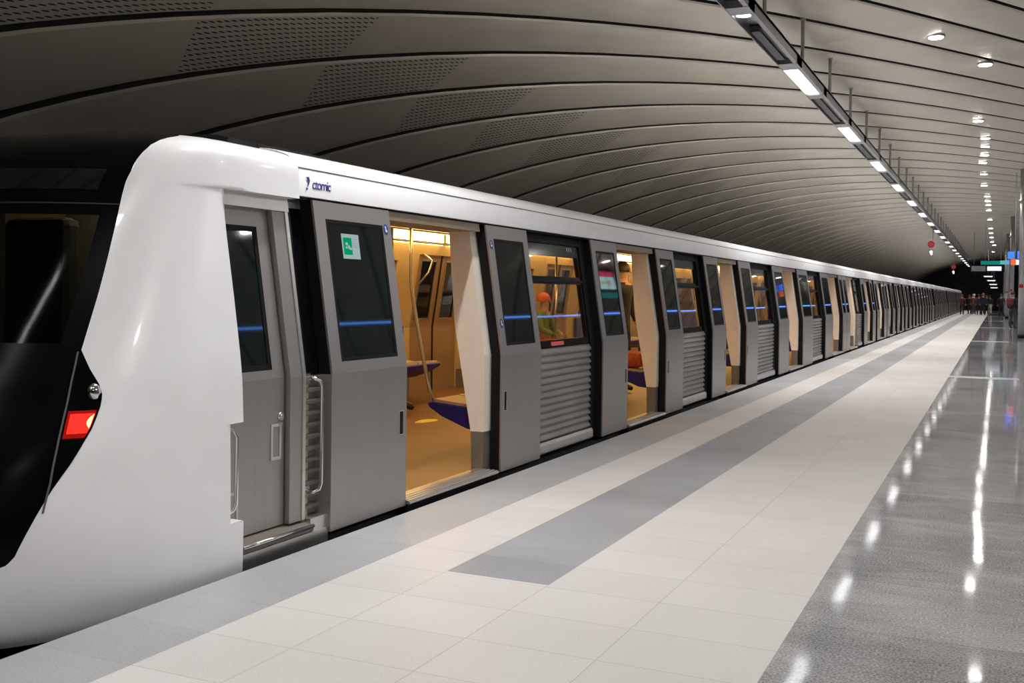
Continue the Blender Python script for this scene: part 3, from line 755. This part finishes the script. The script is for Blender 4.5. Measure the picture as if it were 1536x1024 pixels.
# ------------------------------------------------------------------ suspended light rail
XR0, XR1, ZR = -3.12, -2.82, 4.98
PW_RAIL = 78.
def light_rail(sgn, label):
    """sgn=+1: the rail over the train side; -1: its twin mirrored about the vault's axis"""
    lamps = []
    rail = empty('light_rail', label, 'ceiling light', (-2.97, 60, ZR+.2), 'suspended light rails')
    s = MB()
    s.box(XR0, XR0+.015, -12., 128, ZR-.01, ZR+.16); s.box(XR1-.06, XR1, -12., 128, ZR-.0, ZR+.17); s.box(XR0, XR1, -12., 128, ZR+.12, ZR+.16)
    per = 6.1; starts = [16.7+per*k for k in range(-4, 19)]
    for y in starts:
        s.box(XR0, XR1, y-.45, y, ZR-.004, ZR+.12); s.box(XR0, XR1, y+2.25, y+2.6, ZR-.004, ZR+.12)
    s.build('rail_housing', MAT['rail'], rail)
    for y in starts:
        if sgn > 0 and 9 < y < 12: continue
        s = MB(); s.box(XR0+.02, XR1-.07, y+.02, y+2.23, ZR+.02, ZR+.05); s.build('lit_panel', MAT['lit'], rail)
        lamps.append(y+1.125)
        if y > 12: s = MB(); s.box(XR0+.015, XR1-.06, y+2.62, y+per-.47, ZR+.06, ZR+.1); s.box(XR0+.03, XR0+.15, y+2.7, y+per-.55, ZR+.03, ZR+.06); s.build('louvre', MAT['grille'], rail)
    if sgn > 0:
        s = MB(); s.tube([(-2.99,13.35,ZR+.02),(-2.99,13.35,ZR+.06)], .095, 24); s.build('round_lamp', MAT['lit'], rail)
        s = MB(); s.box(XR0+.015, XR1-.06, 14.2, 16.2, ZR+.06, ZR+.1); s.box(XR0+.03, XR0+.15, 14.25, 16.1, ZR+.03, ZR+.06); s.box(XR0+.015, XR1-.06, 8.2, 13.1, ZR+.09, ZR+.11); s.build('louvre', MAT['grille'], rail)
    y = -9.65 if sgn < 0 else 13.95 - 2.95*8
    while y < 118:
        s = MB(); X = -2.85; s.cyl((X, y), .028, ZR+.16, vz(X)+.03, 8); s.cyl((X, y), .045, vz(X)-.05, vz(X)+.03, 10); s.build('hanger_rod', MAT['rod'], rail)
        y += 2.95
    for ly in lamps:
        li = bpy.data.lights.new('tube_lamp', 'AREA'); li.shape = 'RECTANGLE'; li.size = .18; li.size_y = 2.1; li.energy = PW_RAIL*interp(ly, [30, 80], [1., .6]); li.spread = math.radians(112); li.color = (1., .985, .975)
        lo = bpy.data.objects.new('tube_lamp', li); COL.objects.link(lo); lo.location = ((XR0+XR1)/2-.025, ly, ZR+.012); lo.parent = rail
    anchor(rail)
    if sgn < 0: rail.rotation_euler = (0, 0, PI); rail.location.x = 4.99; rail.location.y = 56
    return rail
light_rail(1, 'long grey suspended light rail with lit panels above the train side of the platform')

# ------------------------------------------------------------------ downlights
def downlight(x, y, label=None, group='recessed downlights in the vault', drop=.0, power=36., spread=135.):
    z = vz(x) - .035 - drop
    d = empty('downlight', label, 'ceiling light', (x, y, z), group)
    s = MB(); s.cyl((0,0), .15, -.02, .10, 20); s.build('trim_ring', MAT['rail'], d)
    s = MB(); s.cyl((0,0), .12, -.035, -.021, 20); s.build('lens', MAT['spot'], d)
    li = bpy.data.lights.new('lamp', 'AREA'); li.shape = 'DISK'; li.size = .22; li.energy = power; li.spread = math.radians(spread); li.color = (1., .975, .95)
    lo = bpy.data.objects.new('lamp', li); COL.objects.link(lo); lo.location = (0,0,-.04); lo.parent = d
    return d
DL = [(-1.06,19.9),(-.30,22.9),(-.54,30.0),(-.40,33.4),(-.42,35.2),(-.46,37.3),(-.54,39.3),(-.54,42.9),(-.58,47.2),(-.5,52.4),(-.5,54.9),(-.5,57.3),(-.5,60.8),(-.5,68),(-.5,76.5),(-.5,82),(-.5,88),(-.5,95),(-.35,101),(-.5,115)]
ords = ['nearest','second','third','fourth','fifth','sixth','seventh','eighth','ninth','tenth','eleventh','twelfth','thirteenth','fourteenth','fifteenth','sixteenth','seventeenth','eighteenth','nineteenth','farthest']
for (x, y), w in zip(DL, ords):
    downlight(x, y, 'small round downlight in the vaulted ceiling, %s of the row right of the light rail' % w)
for y in (1., 8., 14.): downlight(-.5, y, 'added round downlight outside the view, lighting the near platform')  # unseen lamps added above the frame to light the near platform
for k in range(-1, 13): downlight(5.6, 3.1+7*k, 'round downlight over the far side of the platform, seen mirrored in the doors', 'downlights over the far side', power=150., spread=165.)

# ------------------------------------------------------------------ columns
def column(x, y, label, lamp=True):
    c = empty('column', label, 'column', (x, y, 0), 'row of columns')
    s = MB(); s.cyl((0,0), .12, .12, vz(x)+.0-.02, 24); s.build('shaft', MAT['column'], c)
    s = MB(); s.cyl((0,0), .128, 0, .12, 24); s.build('base_ring', MAT['black'], c)
    s = MB(); s.cyl((0,0), .16, 4.95, 5.05, 24); s.build('collar', MAT['rail'], c)
    if lamp:
        s = MB(); s.box(-.10,.03,-.15,-.10,1.84,1.96,0); s.box(-.08,.01,-.16,-.15,1.86,1.94,1); s.build('red_sign', [MAT['c_red'], MAT['red']], c)
    return c
for x, y, w in ((.95,25.0,'grey round column at the right edge, nearest of the row'),(.80,42.5,'grey round column with dark base ring, nearest visible of the row'),(.72,67.0,'grey round column, second visible along the row'),(.62,84.7,'grey round column, third visible along the row'),(.62,96.,'grey round column, fourth visible along the row'),(.62,108.,'grey round column, fifth visible along the row'),(.62,120.,'grey round column, farthest of the row')):
    column(x, y, w, lamp=y > 30)

# ------------------------------------------------------------------ signs
def hang(b, x, y, z, mi=0): b.cyl((x, y), .012, z, vz(x)-.01, 8, mi)
sg = empty('display_sign', 'dark hanging display with a lit white panel across the platform end', 'sign', (-.35, 80, 3.5))
s = MB(); s.box(-1.45,.75,-.08,.08,-.25,.25); hang_y = 0
s.build('sign_case', MAT['bgloss'], sg)
s = MB(); s.box(-.35,.55,-.095,-.08,-.15,.15); s.build('lit_panel', emission('display_white', (.8,.82,.95), 1.2), sg)
s = MB(); s.box(-1.35,-.45,-.09,-.08,-.18,.18); s.build('grey_panel', MAT['rail'], sg)
s = MB()
for x in (-1.2, .5): s.cyl((x, 0), .015, .25, vz(x-.35)-3.5, 8)
s.build('hanger', MAT['rod'], sg)
sg = empty('direction_sign', 'narrow hanging sign, teal to blue with a white end, above the display', 'sign', (.25, 72, 3.66))
s = MB(); s.box(-1.25,-.15,-.06,.06,-.12,.12,0); s.box(-.15,.35,-.06,.06,-.10,.14,1); s.box(.35,.72,-.06,.06,-.08,.16,2); s.box(.72,.95,-.06,.06,-.12,.18,3)
s.build('sign_face', [emission('teal_sign',(.01,.20,.16),1.), emission('cyan_sign',(.12,.42,.48),1.), emission('blue_sign',(.08,.12,.9),1.2), emission('white_sign',(.9,.9,1.),1.5)], sg)
s = MB()
for x in (-1.0, .6): s.cyl((x, 0), .012, .12, vz(x+.25)-3.66, 8)
s.build('hanger', MAT['rod'], sg)
sg = empty('blue_sign', 'pair of small blue and orange lit signs beside the nearest column', 'sign', (.62, 43.5, 3.06))
s = MB(); s.box(-.30,-.08,-.03,.03,-.12,.14,0); s.box(.02,.22,-.03,.03,-.12,.16,0); s.box(-.2,-.02,-.03,.03,-.36,-.14,1); s.box(.12,.22,-.03,.03,-.38,-.2,2); s.box(-.32,.24,-.02,.02,-.14,-.12,3)
s.build('sign_face', [emission('blue_face',(.05,.18,1.),1.6), emission('orange_face',(1.,.16,.04),1.), emission('pale_face',(.5,.75,.9),1.), MAT['rail']], sg)
s = MB(); s.cyl((-.05,0), .012, -.12, vz(.57)-3.06, 8); s.build('hanger', MAT['rod'], sg)
for (y, z, w) in ((58, 4.18, 'red round signal hung under the light rail, nearer of two'), (88, 3.85, 'red round signal hung under the light rail, farther of two')):
    X = -3.15
    sg = empty('red_signal', w, 'signal', (X, y, z), 'red round signals')
    s = MB(); s.tube([(0,-.06,0),(0,.06,0)], .17, 20); s.build('red_disc', emission('signal_red_%d' % y, (.42,.03,.03), .8), sg)
    s = MB(); s.tube([(-.10,-.075,.05),(.12,-.075,-.05)], .03, 8); s.tube([(.0,-.065,.0),(.0,-.066,.0)], .12, 16); s.build('pale_mark', MAT['s_red'], sg)
    s = MB(); s.cyl((.08,0), .02, .2, ZR-z, 8); s.build('hanger', MAT['rod'], sg)
    s = MB(); s.ball((0,-.05,-.40), .07); s.ball((.02,-.05,-.50), .05); s.build('white_lamp', emission('signal_white_%d' % y, (1,.98,.95), 4.), sg)
    s = MB(); s.cyl((0,0), .015, -.4, -.15, 8); s.build('lamp_stem', MAT['rod'], sg)
for k, (x, y, z) in enumerate(((-.75,96,3.22),(-.55,104,3.0),(-.42,112,2.75),(-.36,120,2.5))):
    d = empty('platform_lamp', 'white lamp panel hanging at the dark far end, %s of four' % ['nearest','second','third','farthest'][k], 'ceiling light', (x, y, z), 'white lamps at the far end')
    s = MB(); s.box(-.32,.32,-.12,.12,0,.06); s.build('lamp_panel', MAT['farl'], d)
    s = MB(); s.box(-.40,.40,-.17,.17,.06,.12); s.build('lamp_case', MAT['rail'], d); s = MB(); s.cyl((0,0), .015, .12, vz(x)-z-.06, 8); s.build('hanger', MAT['rod'], d)
# blue light line and advertising screen on the far side, seen mirrored in the glass
bl = empty('blue_light_line', 'blue light line along the opposite side, mirrored in the train windows', 'light', (5.2, 60, 3.45))
s = MB(); s.box(-.03,-.01,-57,66,-.022,.022); s.build('light_line', MAT['blue'], bl)
s = MB(); s.box(-.01,.06,-57,66,-.07,.07); s.build('line_housing', MAT['rail'], bl)
s = MB()
for k in range(20): s.cyl((.02,-55+6.3*k), .012, .07, vz(5.22)-3.45, 8)
s.build('hanger', MAT['rod'], bl)
ad = empty('advert_screen', 'lit advertising screen with red top band, mirrored in a door window', 'screen', (6., 38.5, 4.85))
s = MB(); s.box(0,.08,-1.15,1.15,-.62,.62); s.build('screen_case', MAT['bgloss'], ad)
s = MB(); s.box(-.01,0,-1.1,1.1,.30,.48); s.build('red_band', emission('ad_red', (.9,.05,.16), 2.), ad)
s = MB(); s.box(-.01,0,-1.1,1.1,-.22,.28,0)
for (a, b_, c_, d_, mi) in ((-.5,.2,-.02,.10,1),(.35,.6,-.08,.14,2),(-.8,-.6,-.1,.06,1)): s.box(-.014,-.01,a,b_,c_,d_,mi)
s.build('picture', [emission('ad_cyan', (.55,.9,.92), 2.2), emission('ad_lime', (.6,.75,.45), 1.8), emission('ad_orange', (.8,.45,.25), 1.6)], ad)
s = MB(); s.box(-.01,0,-1.1,1.1,-.58,-.36); s.build('teal_band', emission('ad_teal', (.05,.42,.42), 1.), ad)
s = MB(); s.cyl((.04,-.8), .015, .62, vz(6.04)-4.85, 8); s.cyl((.04,.8), .015, .62, vz(6.04)-4.85, 8); s.build('hanger', MAT['rod'], ad)

# ------------------------------------------------------------------ people
def person(label, loc, rz, joints_, mats, group=None, hair=True, zmap=None, hat=None, bag=None):
    """joints_: dict name -> ((x,y,z), radius); edges fixed. mats: (top, legs, shoes)"""
    root = empty('person', label, 'person', loc, group); root.rotation_euler = (0,0,rz)
    names = list(joints_); me = bpy.data.meshes.new('p')
    E_ = [('pelvis','waist'),('waist','chest'),('chest','neck'),('neck','head'),('head','crown'),
          ('chest','shL'),('shL','elL'),('elL','haL'),('chest','shR'),('shR','elR'),('elR','haR'),
          ('pelvis','hipL'),('hipL','knL'),('knL','anL'),('anL','toL'),('pelvis','hipR'),('hipR','knR'),('knR','anR'),('anR','toR')]
    me.from_pydata([joints_[k][0] for k in names], [(names.index(a), names.index(b_)) for a, b_ in E_], [])
    o = bpy.data.objects.new('body', me); COL.objects.link(o)
    bm = bmesh.new(); bm.from_mesh(me); sk = bm.verts.layers.skin.verify(); bm.verts.ensure_lookup_table()
    for i, k in enumerate(names):
        r = joints_[k][1]; bm.verts[i][sk].radius = r if isinstance(r, tuple) else (r, r); bm.verts[i][sk].use_root = (k == 'pelvis')
    bm.to_mesh(me); bm.free()
    o.modifiers.new('s', 'SKIN'); m2 = o.modifiers.new('u', 'SUBSURF'); m2.levels = 1; m2.render_levels = 1
    dg = bpy.context.evaluated_depsgraph_get(); ev = o.evaluated_get(dg); nm = bpy.data.meshes.new_from_object(ev)
    bpy.data.objects.remove(o); bpy.data.meshes.remove(me)
    nm.name = 'body'
    for m in (MAT['skin'],) + tuple(mats): nm.materials.append(m)
    J = {k: Vector(v[0]) for k, v in joints_.items()}
    def dseg(p, a, b_):
        ab = b_-a; t = max(0, min(1, (p-a).dot(ab)/max(ab.length_squared, 1e-9))); return (p-(a+ab*t)).length
    regions = [(0,('neck','head')),(0,('head','crown')),(1,('waist','chest')),(1,('chest','shL')),(1,('chest','shR')),(1,('shL','elL')),(1,('shR','elR')),(1,('elL','haL')),(1,('elR','haR')),(1,('pelvis','waist')),
               (2,('hipL','knL')),(2,('hipR','knR')),(2,('knL','anL')),(2,('knR','anR')),(2,('pelvis','hipL')),(2,('pelvis','hipR')),(3,('anL','toL')),(3,('anR','toR'))]
    for p in nm.polygons:
        c_ = p.center; best = min(regions, key=lambda r: dseg(c_, J[r[1][0]], J[r[1][1]]))
        mi = best[0]
        if mi == 1 and min((c_-J['haL']).length, (c_-J['haR']).length) < .075: mi = 0
        p.material_index = mi; p.use_smooth = True
    ob = bpy.data.objects.new('body', nm); COL.objects.link(ob); ob.parent = root
    hc = (J['head']+J['crown'])/2
    fw = Vector((0,-1,0))
    if hat or hair:
        s = MB(); rows = []
        for i in range(7):
            a = -.25 + (PI/2+.25)*i/6
            rows.append([(hc.x+.108*math.cos(a)*math.cos(2*PI*k/14), hc.y+.02+.118*math.cos(a)*math.sin(2*PI*k/14), hc.z+.02+.125*math.sin(a)) for k in range(15)])
        s.grid(rows); s.build('knit_cap' if hat else 'hair', hat or MAT['hair'], root)
    # face: eyes, nose, mouth
    s = MB()
    for sx in (-.034,.034): s.ball((hc.x+sx, hc.y-.088, hc.z+.0), .012, 0, 8)
    s.build('eyes', MAT['hair'], root)
    s = MB(); s.tube([(hc.x,hc.y-.09,hc.z+.01),(hc.x,hc.y-.118,hc.z-.03)], [.008,.016], 8); s.build('nose', MAT['skin'], root)
    # fingers
    s = MB()
    for hnd, el in (('haL','elL'),('haR','elR')):
        d = (J[hnd]-J[el]).normalized(); side = d.cross(Vector((0,1,0)) if abs(d.y) < .9 else Vector((1,0,0))).normalized()
        nrm = d.cross(side)
        for k in range(4):
            b0 = J[hnd]+d*.03+side*(.024*(k-1.5)); ln = (.075,.085,.08,.062)[k]
            s.tube([b0, b0+d*ln*.55+nrm*.004, b0+d*ln*.9+nrm*.02], [.010,.009,.007], 6)
        b0 = J[hnd]+side*.035; s.tube([b0, b0+d*.035+side*.025, b0+d*.06+side*.028+nrm*.01], [.011,.010,.008], 6)
    s.build('fingers', MAT['skin'], root)
    if bag:
        s = MB(); s.box(-.17,.17,.13,.30,J['waist'].z,J['chest'].z+.12); s.build('backpack', bag, root, bevel=.06)
    return root
def standing(h=1.74, stride=.0, arm=.0, wide=1.0):
    k = h/1.74
    J = dict(pelvis=((0,0,.93),(.15*wide,.11)), waist=((0,0,1.10),(.135*wide,.10)), chest=((0,.01,1.33),(.155*wide,.11)), neck=((0,0,1.50),.055), head=((0,-.01,1.575),(.078,.09)), crown=((0,0,1.685),(.075,.085)),
      shL=((.19*wide,0,1.42),.065), elL=((.25*wide,.02,1.13),.05), haL=((.25*wide,-.08-arm,.90+arm),.038), shR=((-.19*wide,0,1.42),.065), elR=((-.25*wide,.02,1.13),.05), haR=((-.25*wide,-.06,.88),.038),
      hipL=((.10,0,.86),.095), knL=((.105,-.04-stride*.6,.49),.066), anL=((.11,.02-stride,.09),.048), toL=((.115,-.13-stride,.045),.042),
      hipR=((-.10,0,.86),.095), knR=((-.105,-.03+stride*.3,.49),.066), anR=((-.11,.03+stride,.10),.048), toR=((-.115,-.12+stride,.045),.042))
    return {a: (tuple(q*k for q in p), r) for a, (p, r) in J.items()}
def seated(leg=.0):
    return dict(pelvis=((0,0,.60),(.16,.12)), waist=((0,.0,.76),(.14,.11)), chest=((0,-.02,.98),(.16,.115)), neck=((0,-.03,1.15),.055), head=((0,-.05,1.225),(.078,.09)), crown=((0,-.04,1.335),(.075,.085)),
      shL=((.19,-.02,1.07),.065), elL=((.25,-.10,.80),.05), haL=((.12,-.34,.70),.038), shR=((-.19,-.02,1.07),.065), elR=((-.25,-.10,.80),.05), haR=((-.12,-.34,.70),.038),
      hipL=((.10,-.06,.58),.095), knL=((.12,-.46,.54),.068), anL=((.12,-.50-leg,.12),.048), toL=((.125,-.66-leg,.075),.042),
      hipR=((-.10,-.06,.58),.095), knR=((-.12,-.46,.54),.068), anR=((-.12,-.48-leg,.12),.048), toR=((-.125,-.64-leg,.075),.042))
B, D, NV = MAT['c_black'], MAT['c_dark'], MAT['c_navy']
FG = 'people on the far platform'
person('person in a dark red jacket and black trousers walking beside the far train', (-2.75,97,0), PI, standing(1.72,.12), (MAT['c_red'],B,B), FG)
person('person in black walking away, left of the middle of the far group', (-2.25,101,0), PI, standing(1.70,.08,wide=1.15), (B,B,B), FG)
person('person in dark coat with a red and white scarf band in the far group', (-1.85,99,0), PI, standing(1.78,.10), (MAT['c_red'],D,B), FG, hat=MAT['c_white'])
person('person in black with legs apart, middle of the far group', (-1.42,96,0), PI, standing(1.74,.16), (D,B,B), FG)
person('tall person in navy coat, right in the far group, with orange hood', (-1.08,95,0), PI, standing(1.84,.10), (NV,B,B), FG, hat=MAT['c_orange'])
person('person in white trousers at the right of the far group', (-.62,101,0), PI, standing(1.68,.10), (D,MAT['c_white'],B), FG)
person('person in black between the red jacket and the scarf, farthest back', (-2.05,104,0), PI, standing(1.80,.05,wide=1.1), (B,D,B), FG)
person('person in charcoal behind the navy coat in the far group', (-1.25,103,0), PI, standing(1.76,.05,wide=1.2), (D,B,B), FG)
person('person in black with white shoes at the right end of the far group', (-.85,98,0), PI, standing(1.70,.12), (B,B,MAT['c_white']), FG)
person('person in dark clothes standing beside the third visible column', (.25,88,0), PI, standing(1.76), (B,B,B), FG)
person('person in black and dark red standing by the nearest visible column', (.66,55.5,0), PI*.8, standing(1.76), (B,D,B), bag=MAT['c_red'])
# passengers
person('seated passenger with orange cap, green jacket and orange trousers seen through the first window', (-6.95,16.2,.03), PI/2, seated(.1), (MAT['c_green'],MAT['c_orange'],B), hat=MAT['c_orange'])
person('standing passenger in a long black coat inside the second doorway', (-4.88,14.3,.03), PI/2, standing(1.86, wide=1.6), (B,B,MAT['boot']))
person('seated passenger in dark clothes, only a black boot showing in the first doorway', (-7.0,10.32,.03), PI/2, seated(.28), (B,B,MAT['boot']))
person('seated passenger in orange seen past the third doorway', (-4.06,17.3,.03), -PI/2, seated(), (MAT['c_orange'],D,B))
bg = empty('bag', 'rust red bag lying on the blue bench just inside the second doorway', 'bag', (-4.12,12.48,.535))
s = MB(); s.box(-.16,.16,-.14,.14,0,.20); s.build('bag_body', MAT['c_bag'], bg, bevel=.07)
s = MB(); s.tube([(-.08,-.02,.18),(-.07,-.02,.26),(.07,.02,.26),(.08,.02,.18)], .012, 8); s.build('strap', MAT['c_dark'], bg)

# ------------------------------------------------------------------ world, view
w = bpy.data.worlds.new('world'); S.world = w; w.use_nodes = True
w.node_tree.nodes['Background'].inputs[0].default_value = (.5,.5,.55,1); w.node_tree.nodes['Background'].inputs[1].default_value = .02
S.view_settings.view_transform = 'Standard'; S.view_settings.look = 'None'; S.view_settings.gamma = 1; S.view_settings.exposure = 0.0
S.view_settings.use_curve_mapping = False
S.cycles.max_bounces = 10; S.cycles.diffuse_bounces = 5; S.cycles.glossy_bounces = 5; S.cycles.transparent_max_bounces = 12
S.cycles.use_denoising = True
S.cycles.sample_clamp_indirect = 8
